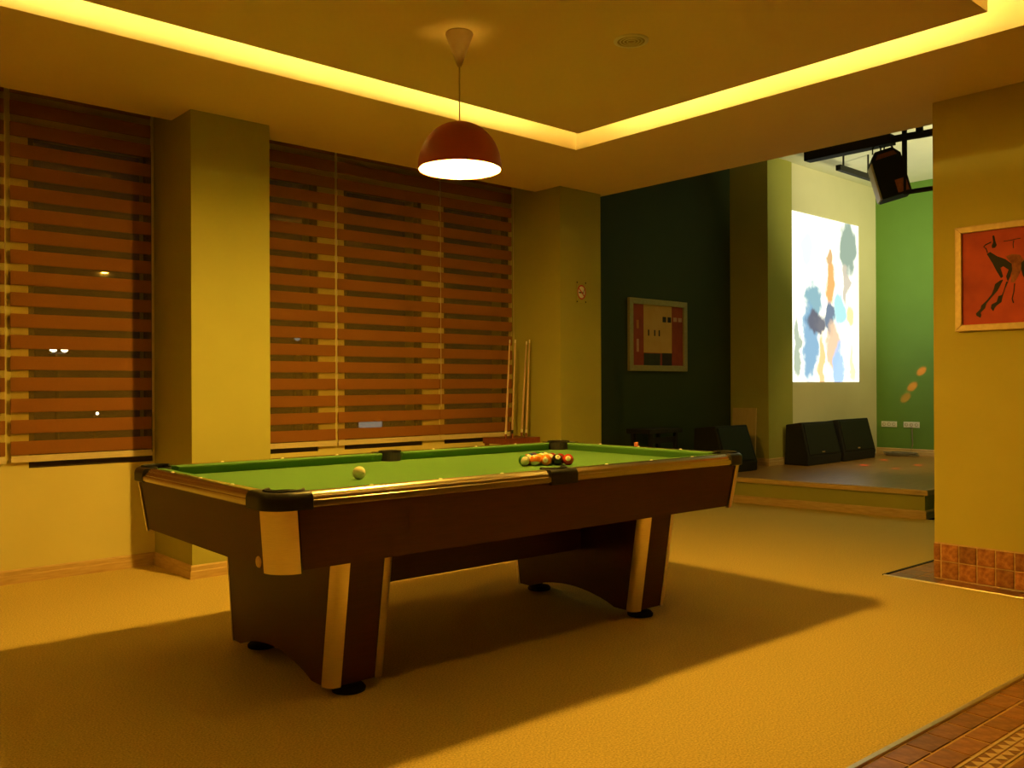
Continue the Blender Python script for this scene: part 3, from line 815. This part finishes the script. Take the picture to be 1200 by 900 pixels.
MB().lathe([(0, 0.0), (0.016, 0.002), (0.026, 0.010), (0.031, 0.025), (0.033, 0.06), (0.033, 0.15), (0.028, 0.185), (0.022, 0.198), (0, 0.199)], 24, (0, 0, bz)).build('bulb', M['bulb'], lp, smooth=True)

# ceiling speaker grille
sp = empty('ceiling_speaker', (3.43, 2.915, ZS), 0, 'round ceiling speaker grille set in the raised panel', 'speaker')
MB().lathe([(0.070, 0), (0.088, 0), (0.088, -0.006), (0.078, -0.010), (0.070, -0.008)], 32, close=True).build('rim', M['white'], sp, smooth=True)
MB().lathe([(0, -0.007), (0.070, -0.005), (0.070, 0.0), (0, 0)], 32).build('grille', M['oliveframe'], sp)
for r_ in (0.02, 0.038, 0.055):
    MB().lathe([(r_-0.003, -0.006), (r_, -0.0095), (r_+0.003, -0.006)], 32).build('grille_ring', M['white'], sp)

# ------------------------------------------------------------------ cue stand and cues
cs = empty('cue_stand', (5.19, 5.76, 0), 0, 'red brown wooden cue stand in the corner by the sign pillar', 'cue rack')
MB().box(-0.24, 0.17, -0.15, 0.15, 0, 0.05).build('base_board', M['wood'], cs, bevel=0.008)
MB().box(-0.24, 0.17, -0.15, 0.15, 0.700, 0.752).build('holder_board', M['wood'], cs, bevel=0.006)
for x in (-0.215, 0.145):
    for y in (-0.12, 0.12):
        MB().box(x-0.016, x+0.016, y-0.016, y+0.016, 0.05, 0.700).build('post', M['wood'], cs, bevel=0.003)
CUES = [(597.5, 398, 593.0, 503, 5.68, 'cue leaning furthest left in the corner stand'), (603.8, 398, 600.3, 503, 5.72, 'second cue from the left in the corner stand, dark ringed'),
        (617.0, 400, 611.5, 505, 5.80, 'third cue from the left in the corner stand'), (620.5, 398, 616.8, 505, 5.70, 'rightmost cue in the corner stand')]
for k, (xa, ya, xb, yb_, Y, lab) in enumerate(CUES):
    tip = pix_on_y(xa, ya, Y+0.03); mid = pix_on_y(xb, yb_, Y)
    d = (mid - tip)
    butt = tip + d*((tip.z-0.052)/(tip.z-mid.z))
    q = empty('billiard_cue', butt, 0, 'maple ' + lab, 'cue', 'cues in the corner stand')
    def at(z):
        t = (z-butt.z)/(tip.z-butt.z); return tuple(Vector((0,0,0)).lerp(tip-butt, t))
    ln = tip.z-butt.z
    MB().tube([at(0.052), at(0.40), at(0.785)], 0.014, 10, radii=[0.0145, 0.0125, 0.0098]).build('butt', M['wood'], q, smooth=True)
    MB().tube([at(0.785), at(0.815)], 0.0102, 10).build('joint_ring', M['ivory'] if k != 1 else M['rubber'], q)
    MB().tube([at(0.815), at(tip.z-0.03)], 0.01, 10, radii=[0.0096, 0.0058]).build('shaft', M['maple'], q, smooth=True)
    MB().tube([at(tip.z-0.03), at(tip.z)], 0.0072, 10, radii=[0.0062, 0.0056]).build('ferrule', M['ivory'], q, smooth=True)

# ------------------------------------------------------------------ no smoking sign
sg = empty('no_smoking_sign', (5.7225, PY, 2.03), 0, 'small no smoking sign fixed on the far pillar', 'sign')
MB().box(-0.066, 0.066, -0.004, 0, -0.10, 0.10).build('plate', M['paint'], sg, bevel=0.001)
def ringxz(r0, r1, y0, y1, n=32):
    b = MB()
    v = []
    for k in range(n):
        c_, s_ = math.cos(2*math.pi*k/n), math.sin(2*math.pi*k/n)
        v.append(b._v([(r0*c_, y0, r0*s_), (r1*c_, y0, r1*s_), (r1*c_, y1, r1*s_), (r0*c_, y1, r0*s_)]))
    for k in range(n):
        A, B = v[k], v[(k+1)%n]
        for i in range(4): b._f([A[i], B[i], B[(i+1)%4], A[(i+1)%4]])
    return b
disc = MB(); n = 32
disc.hexa([(0.052*math.cos(2*math.pi*k/n), -0.004, 0.064*math.sin(2*math.pi*k/n)) for k in range(n)], [(0.052*math.cos(2*math.pi*k/n), -0.0048, 0.064*math.sin(2*math.pi*k/n)) for k in range(n)])
disc.build('white_disc', M['white'], sg)
r = ringxz(0.044, 0.054, -0.006, -0.0048).build('red_ring', M['red'], sg); r.scale = (1, 1, 1.2)
def barxz(cx, cz, l, w, ang, y0, y1):
    c_, s_ = math.cos(math.radians(ang)), math.sin(math.radians(ang))
    P = [(cx + a_*c_ - b_*s_, cz + a_*s_ + b_*c_) for a_, b_ in ((-l/2,-w/2),(l/2,-w/2),(l/2,w/2),(-l/2,w/2))]
    return MB().hexa([(x, y1, z) for x, z in P], [(x, y0, z) for x, z in P])
barxz(0, 0, 0.105, 0.010, -45, -0.0066, -0.0050).build('slash', M['red'], sg)
barxz(-0.004, -0.004, 0.062, 0.011, 0, -0.0060, -0.0048).build('cigarette', M['blkart'], sg)
barxz(0.030, 0.016, 0.024, 0.005, 70, -0.0060, -0.0048).build('smoke', M['blkart'], sg)
for x in (-0.054, 0.054):
    for z in (-0.085, 0.085):
        b = MB().lathe([(0, 0.003), (0.006, 0.002), (0.007, 0), (0, 0)], 10).build('screw', M['rubber'], sg)
        b.location = (x, -0.004, z); b.rotation_euler = (math.radians(90), 0, 0)

# ------------------------------------------------------------------ abstract block picture on the dark wall
pc = empty('framed_picture', (7.15, DWY, 1.352), 0, 'framed abstract picture of ochre and crimson blocks on the dark wall', 'picture')
PW, PH = 0.995, 0.778
fw_ = 0.062
def fbar(poly_, name, m, par, y0, y1):
    return MB().hexa([(x, y1, z) for x, z in poly_], [(x, y0, z) for x, z in poly_]).build(name, m, par, bevel=0.004)
fbar([(0,0),(PW,0),(PW-fw_,fw_),(fw_,fw_)], 'frame_side', M['oliveframe'], pc, -0.035, 0)
fbar([(PW,0),(PW,PH),(PW-fw_,PH-fw_),(PW-fw_,fw_)], 'frame_side', M['oliveframe'], pc, -0.035, 0)
fbar([(PW,PH),(0,PH),(fw_,PH-fw_),(PW-fw_,PH-fw_)], 'frame_side', M['oliveframe'], pc, -0.035, 0)
fbar([(0,PH),(0,0),(fw_,fw_),(fw_,PH-fw_)], 'frame_side', M['oliveframe'], pc, -0.035, 0)
iw, ih = PW-2*fw_, PH-2*fw_
def blk(name, u0, u1, v0, v1, m, lay=0):
    y = -0.012 - 0.0012*lay
    MB().box(fw_+u0*iw, fw_+u1*iw, y, y+0.012+0.0012*lay, fw_+(1-v1)*ih, fw_+(1-v0)*ih).build(name, m, pc)
blk('canvas', 0, 1, 0, 1, M['redart2'])
blk('ochre_block', 0.22, 0.775, 0, 0.79, M['yelart'], 1)
blk('dark_block', 0.22, 0.54, 0.80, 1.0, M['dkart'], 1)
blk('black_block', 0.58, 0.775, 0.79, 1.0, M['blkart'], 1)
for u in (0.59, 0.69): blk('black_square', u, u+0.07, 0.18, 0.27, M['blkart'], 2)
for u in (0.81, 0.91): blk('pink_square', u, u+0.07, 0.18, 0.25, M['pinkart'], 2)
for u in (0.30, 0.42, 0.51): blk('dark_dash', u, u+0.025, 0.41, 0.51, M['blkart'], 2)
blk('pale_bar', 0.085, 0.125, 0.26, 0.40, M['orgart'], 2); blk('pale_bar', 0.085, 0.125, 0.57, 0.78, M['pinkart'], 2)

# ------------------------------------------------------------------ red figure painting on the right wall
FX = RX
pa = pix_on_x(1121, 268, FX); pb = pix_on_x(1121, 389, FX)
Y1, Y0, Z0, Z1 = pa.y, pa.y-0.80, pb.z, pa.z
rp2 = empty('framed_painting', (FX, Y1, Z0), 0, 'gilt framed red painting of black dancing figures on the right wall', 'painting')
w_, h_ = Y1-Y0, Z1-Z0; f = 0.038
def fx(poly_, name, m, par, x0, x1, bev=0.003):
    """poly in (s to the right, z) on the right wall"""
    return MB().hexa([(x1, -s_, z) for s_, z in poly_], [(x0, -s_, z) for s_, z in poly_]).build(name, m, par, bevel=bev)
for q in ([(0,0),(w_,0),(w_-f,f),(f,f)], [(w_,0),(w_,h_),(w_-f,h_-f),(w_-f,f)], [(w_,h_),(0,h_),(f,h_-f),(w_-f,h_-f)], [(0,h_),(0,0),(f,f),(f,h_-f)]):
    fx(q, 'frame_side', M['gold'], rp2, -0.032, 0)
fx([(f*0.9,f*0.9),(w_-f*0.9,f*0.9),(w_-f*0.9,h_-f*0.9),(f*0.9,h_-f*0.9)], 'canvas', M['redart'], rp2, -0.014, 0, 0)
def crop_pt(x, y):
    v = pix_on_x(1080+x/5, 230+y/5, FX-0.015)
    return (Y1-v.y, v.z-Z0)
FIG = {
 'torso': [(382,338),(402,326),(440,350),(490,368),(528,395),(530,430),(520,470),(505,500),(495,470),(510,430),(478,410),(462,420),(478,470),(465,480),(440,440),(415,392)],
 'leg': [(478,488),(462,492),(430,515),(424,540),(410,575),(380,612),(350,640),(345,660),(318,688),(322,700),(345,712),(350,695),(346,682),(372,655),(380,628),(412,590),(444,555)],
 'leg_': [(508,500),(496,500),(478,560),(470,578),(450,585),(440,618),(410,634),(406,655),(420,674),(428,655),(440,640),(468,620),(474,590),(490,540)],
 'head': [(415,232),(425,228),(432,262),(440,285),(430,302),(414,304),(410,290),(420,270)],
}
for k, poly_ in FIG.items():
    fx([crop_pt(*p_) for p_ in poly_][::-1], 'painted_figure' if k == 'torso' else ('painted_leg' if k.startswith('leg') else 'painted_head'), M['blkart'], rp2, -0.0156, -0.013, 0)
    # mirrored partner on the right half of the canvas
    mir = [(2*crop_pt(556, 420)[0] - s_, z) for s_, z in [crop_pt(*p_) for p_ in poly_]]
    fx(mir, 'painted_figure' if k == 'torso' else ('painted_leg' if k.startswith('leg') else 'painted_head'), M['blkart'], rp2, -0.0156, -0.013, 0)
def strokex(pts_, r, name, m):
    P = [crop_pt(*p_) for p_ in pts_]
    MB().tube([(-0.0148, -s_, z) for s_, z in P], r, 6).build(name, m, rp2)
strokex([(385,330),(378,308),(364,296),(372,286),(408,268)], 0.0035, 'painted_arm', M['blkart'])
strokex([(480,264),(520,258),(545,252),(580,246)], 0.002, 'painted_line', M['blkart'])
strokex([(540,258),(536,280),(538,304)], 0.0024, 'painted_line', M['blkart'])
strokex([(545,510),(540,560),(530,600),(538,625)], 0.003, 'painted_bead_line', M['blkart'])
fx([crop_pt(*p_) for p_ in [(492,352),(530,338),(575,342),(598,372),(590,420),(565,470),(545,505),(522,505),(528,440),(532,400)]][::-1], 'painted_drum', M['drum'], rp2, -0.0152, -0.013, 0)

# ------------------------------------------------------------------ stage equipment
def wedge(name, label, loc, w, dpt, h, rz=0.0):
    """black stage monitor: slanted grille front, trapezoid sides"""
    o = empty(name, loc, rz, label, 'speaker', 'black stage monitors')
    # profile in (y,z); front towards -y
    pr = [(-dpt/2, 0), (-dpt/2-0.01, 0.10), (-dpt/2+0.26*dpt, h), (dpt/2-0.02, h-0.03), (dpt/2, 0.0)]
    a_ = [(0.02, y, z) for y, z in pr]; b_ = [(w-0.05 if z > 0.3 else w-0.01, y, z) for y, z in pr]
    MB().hexa(a_, b_).build('cabinet', M['rubber'], o, bevel=0.01)
    y0, z0, y1, z1 = pr[1][0], pr[1][1], pr[2][0], pr[2][1]
    nn = Vector((0, -(z1-z0), (y1-y0))).normalized()*0.012
    def fp(x, t): return (x + nn.x, y0+(y1-y0)*t + nn.y, z0+(z1-z0)*t + nn.z)
    def bp_(x, t): return (x, y0+(y1-y0)*t, z0+(z1-z0)*t)
    q = [(0.05, 0.06), (w-0.07, 0.06), (w-0.09, 0.94), (0.05, 0.94)]
    MB().hexa([bp_(x, t) for x, t in q], [fp(x, t) for x, t in q]).build('grille', M['grill'], o, bevel=0.004)
    b = MB().box(-0.03, 0.03, -0.004, 0.004, -0.008, 0.008).build('badge', M['alu'], o); b.location = fp(w*0.45, 0.12)
    MB().tube([(w-0.03, -0.06, h*0.55), (w+0.01, -0.06, h*0.57), (w+0.01, 0.06, h*0.57), (w-0.03, 0.06, h*0.55)], 0.01, 6).build('handle', M['black'], o)
    return o
wedge('stage_monitor', 'black stage monitor under the left part of the projection', (9.30, 5.46, TZ), 0.80, 0.30, 0.50, math.radians(0))
wedge('stage_monitor', 'black stage monitor beside the green wall under the projection', (10.14, 5.46, TZ), 0.90, 0.30, 0.51, math.radians(2))
wedge('stage_monitor', 'black stage monitor at the left end of the stage', (7.86, 5.66, TZ), 0.64, 0.40, 0.50, math.radians(-2))

# dark bench behind the table
bn = empty('stage_bench', (7.06, 5.92, 0), 0, 'low black bench against the shade-darkened green wall', 'bench')
MB().box(-0.02, 0.52, -0.16, 0.16, 0.70, 0.745).build('bench_top', M['rubber'], bn, bevel=0.005)
for x in (0.03, 0.44):
    for y in (-0.13, 0.10):
        MB().box(x, x+0.035, y, y+0.035, 0.0, 0.70).build('leg', M['rubber'], bn)
MB().box(0.05, 0.45, -0.12, -0.10, 0.60, 0.66).build('apron_bar', M['rubber'], bn)

# pale board leaning on the stage pillar
o = MB().box(-0.022, 0.0, -0.32, 0, 0, 0.665).build('wooden_board', M['pine'], loc=(8.985, 6.10, TZ), bevel=0.003)
o.rotation_euler = (0, math.radians(3), 0)
tag(o, 'pale wooden board leaning on the stage pillar', 'board')

# wall sockets with cable
def socket(y, label):
    s_ = empty('wall_socket', (GX, y, 0.627+0.035), 0, label, 'socket', 'socket strips on the green wall')
    MB().box(-0.012, 0, -0.105, 0.105, -0.038, 0.038).build('plate', M['white'], s_, bevel=0.003)
    for k in (-1, 0, 1):
        b = MB().lathe([(0.018, 0.004), (0.022, 0.002), (0.022, 0), (0.016, 0), (0.014, -0.004), (0, -0.004)], 16).build('outlet', M['oliveframe'], s_)
        b.location = (-0.0125, k*0.066, 0); b.rotation_euler = (0, math.radians(-90), 0)
socket(5.475, 'white triple socket on the green wall, left one')
socket(5.175, 'white triple socket on the green wall with cables plugged in')
P = []
for i in range(60):
    a_ = i*0.55
    P.append((GX-0.22+0.10*math.cos(a_)+0.02*math.sin(a_*0.37), 5.22+0.19*math.sin(a_)+0.03*math.cos(a_*0.7), TZ+0.008+0.0007*i))
b = MB().tube(P + [(GX-0.10, 5.16, TZ+0.02), (GX-0.03, 5.15, 0.40), (GX-0.016, 5.165, 0.60), (GX-0.016, 5.165, 0.63)], 0.0075, 6)
tag(b.build('power_cable', M['cable'], smooth=True), 'coiled grey cable on the stage floor below the sockets', 'cable')

# lighting bars hanging from the stage ceiling
lb = empty('lighting_bar', (8.0, 4.55, STC), 0, 'black lighting bar hanging across the front of the stage', 'lighting rig')
ZB = 3.44-STC
MB().box(-0.06, 0.06, -0.86, 0, ZB-0.045, ZB+0.045).build('cable_tray', M['rubber'], lb, bevel=0.004)
MB().tube([(0, -0.80, ZB+0.0), (0, -1.03, ZB-0.005), (0, -1.10, ZB-0.01), (0, -2.6, ZB-0.05)], 0.034, 8).build('pipe', M['rubber'], lb)
MB().tube([(0, -0.965, 0), (0, -0.965, 2.935-STC)], 0.024, 8).build('drop_pole', M['rubber'], lb)
MB().tube([(0, -0.96, 2.935-STC), (0, -2.6, 2.915-STC)], 0.022, 8).build('lower_pipe', M['rubber'], lb)
MB().tube([(0.0, -0.30, ZB), (0, -0.30, 0)], 0.018, 8).build('hanger', M['rubber'], lb)
MB().tube([(0.0, -1.10, ZB), (0, -1.10, 0)], 0.034, 8).build('hanger', M['rubber'], lb)
lb2 = empty('lighting_bar', (9.224, 4.87, STC), 0, 'short black lighting bar below the pale stage ceiling', 'lighting rig')
MB().box(0, 0.85, -0.03, 0.03, 3.57-STC, 3.63-STC).build('bar', M['rubber'], lb2, bevel=0.004)
for x in (0.12, 0.70):
    MB().tube([(x, 0, 3.6-STC), (x, 0, 0)], 0.012, 6).build('hanger', M['rubber'], lb2)
# scanner spotlight on the bar
fxr = empty('stage_spotlight', (8.0, 3.80, 3.385), math.radians(32), 'black scanner spotlight with pale side hanging from the lighting bar', 'spotlight')
body = empty('tmp'); bpy.data.objects.remove(body)
prf = [(-0.135, 0.44), (0.120, 0.44), (0.120, 0.06), (0.075, 0.0), (-0.080, 0.0), (-0.135, 0.07)]
def tilt(y, z):
    a_ = math.radians(-15); y_, z_ = y, -z
    return (y_*math.cos(a_) - z_*math.sin(a_), y_*math.sin(a_) + z_*math.cos(a_))
TY_ = [tilt(y, z) for y, z in prf]
MB().hexa([(-0.13, y, z-0.05) for y, z in TY_], [(0.13, y, z-0.05) for y, z in TY_]).build('housing', M['rubber'], fxr, bevel=0.008)
sd = [tilt(0.121, 0.09), tilt(0.121, 0.43), tilt(0.138, 0.43), tilt(0.138, 0.10)]
MB().hexa([(-0.12, y, z-0.05) for y, z in sd], [(0.12, y, z-0.05) for y, z in sd]).build('side_panel', M['white'], fxr, bevel=0.003)
lbp = [tilt(-0.02, 0.30), tilt(-0.115, 0.30), tilt(-0.115, 0.42), tilt(-0.02, 0.42)]
MB().hexa([(-0.130, y, z-0.05) for y, z in lbp], [(-0.134, y, z-0.05) for y, z in lbp]).build('label_plate', M['label_red'], fxr)
tpp = [tilt(-0.08, 0.035), tilt(0.06, 0.035), tilt(0.085, 0.075), tilt(-0.10, 0.075)]
MB().hexa([(-0.130, y, z-0.05) for y, z in tpp], [(-0.134, y, z-0.05) for y, z in tpp]).build('vent_plate', M['wood'], fxr)
for dy in (-0.06, 0.04):
    MB().tube([(0, dy-0.035, -0.06), (0, dy-0.035, 0.0), (0, dy, 0.03), (0, dy+0.035, 0.0), (0, dy+0.035, -0.06)], 0.008, 6).build('bracket', M['black'], fxr)

# ------------------------------------------------------------------ light for the stage: added fills, party beams
def spot(name, loc, target, power, col, angle, blend=0.3, r=0.05):
    l = bpy.data.lights.new(name, 'SPOT'); l.energy = power; l.color = col; l.spot_size = math.radians(angle); l.spot_blend = blend; l.shadow_soft_size = r
    o = bpy.data.objects.new(name, l); COL.objects.link(o)
    o.location = loc
    o.rotation_euler = (Vector(target)-Vector(loc)).to_track_quat('-Z', 'Y').to_euler()
    return o
spot('stage_fill_up', (8.9, 1.9, 1.9), (10.9, 4.2, STC), 520, (1.0, 0.90, 0.42), 84, 0.8, 0.12)  # added fill from out of view, brightens the stage ceiling
spot('stage_fill_warm', (8.4, 2.2, 2.8), (10.6, 5.4, 0.5), 170, (1.0, 0.70, 0.20), 50, 0.9, 0.1)  # added warm fill for the lower screen wall and stage floor
spot('stage_fill_wall', (8.6, 2.2, 3.3), (GX, 5.45, 2.3), 150, (1.0, 0.86, 0.30), 44, 0.9, 0.1)  # added soft fill for the middle of the green wall
# party light throwing orange dots
EFX = Vector((9.0, 2.6, 3.5))
for (tx, ty, tz_, pw) in [(GX, 5.045, 1.368, 30), (GX, 5.165, 1.166, 26), (GX, 5.255, 1.018, 16), (9.913, 4.928, TZ, 20), (10.753, 5.092, TZ, 14), (9.758, 4.486, TZ, 8), (10.349, 4.498, TZ, 14)]:
    spot('party_light_beam', EFX, (tx, ty, tz_), pw*(110 if tx > 11 else 200), (1.0, 0.05, 0.0), 1.3, 0.3, 0.01)

# ------------------------------------------------------------------ outside at night
struct('ground_outside', MB().box(-8, 16, WY+0.25, 22, -0.3, -0.05), M['night'], 'dark ground outside the windows', 'ground')
M['glow'] = emit('outdoor lamp glow', (1.0, 0.95, 0.8), 14.0)
M['glow2'] = emit('outdoor dim glow', (0.9, 0.95, 1.0), 0.35)
def outlamp(px, py, Y, r, label, m, twin=0.0):
    p = pix_on_y(px, py, Y)
    o = empty('garden_lamp', (p.x, p.y, -0.05), 0, label, 'outdoor lamp')
    MB().tube([(0, 0.1, 0), (0, 0.1, p.z+0.05-r)], 0.03, 8).build('post', M['rubber'], o)
    MB().box(-abs(twin)/2-0.03, abs(twin)/2+0.03, 0.04, 0.14, p.z+0.05-r*1.4, p.z+0.05-r).build('arm', M['rubber'], o)
    for s_ in ((-1, 1) if twin else (0,)):
        MB().lathe([(0, -r), (r*0.7, -r*0.7), (r, 0), (r*0.7, r*0.7), (0, r)], 12, (s_*twin/2, 0.0, p.z+0.05)).build('globe', m, o)
outlamp(69, 408.5, 14, 0.055, 'twin garden lamp seen through the left blind', M['glow'], 0.15)
outlamp(114, 484.5, 14, 0.022, 'tiny low lamp seen through the left blind', M['glow'])
outlamp(348.5, 396, 14, 0.055, 'single garden lamp seen through the blind beside the near pillar', M['glow2'])
p = pix_on_y(434, 497, 14)
gw = empty('pale_glowbox', (p.x, 14, -0.05), 0, 'self-lit planter outside the middle blind', 'glowbox')
MB().box(-0.19, 0.19, -0.1, 0.1, p.z-0.01, p.z+0.10).build('glowing_top', M['glow2'], gw)  # its own emission stands in for an unidentified pale shape outdoors
MB().box(-0.16, 0.16, -0.08, 0.08, 0, p.z-0.01).build('glowbox_body', M['rubber'], gw)
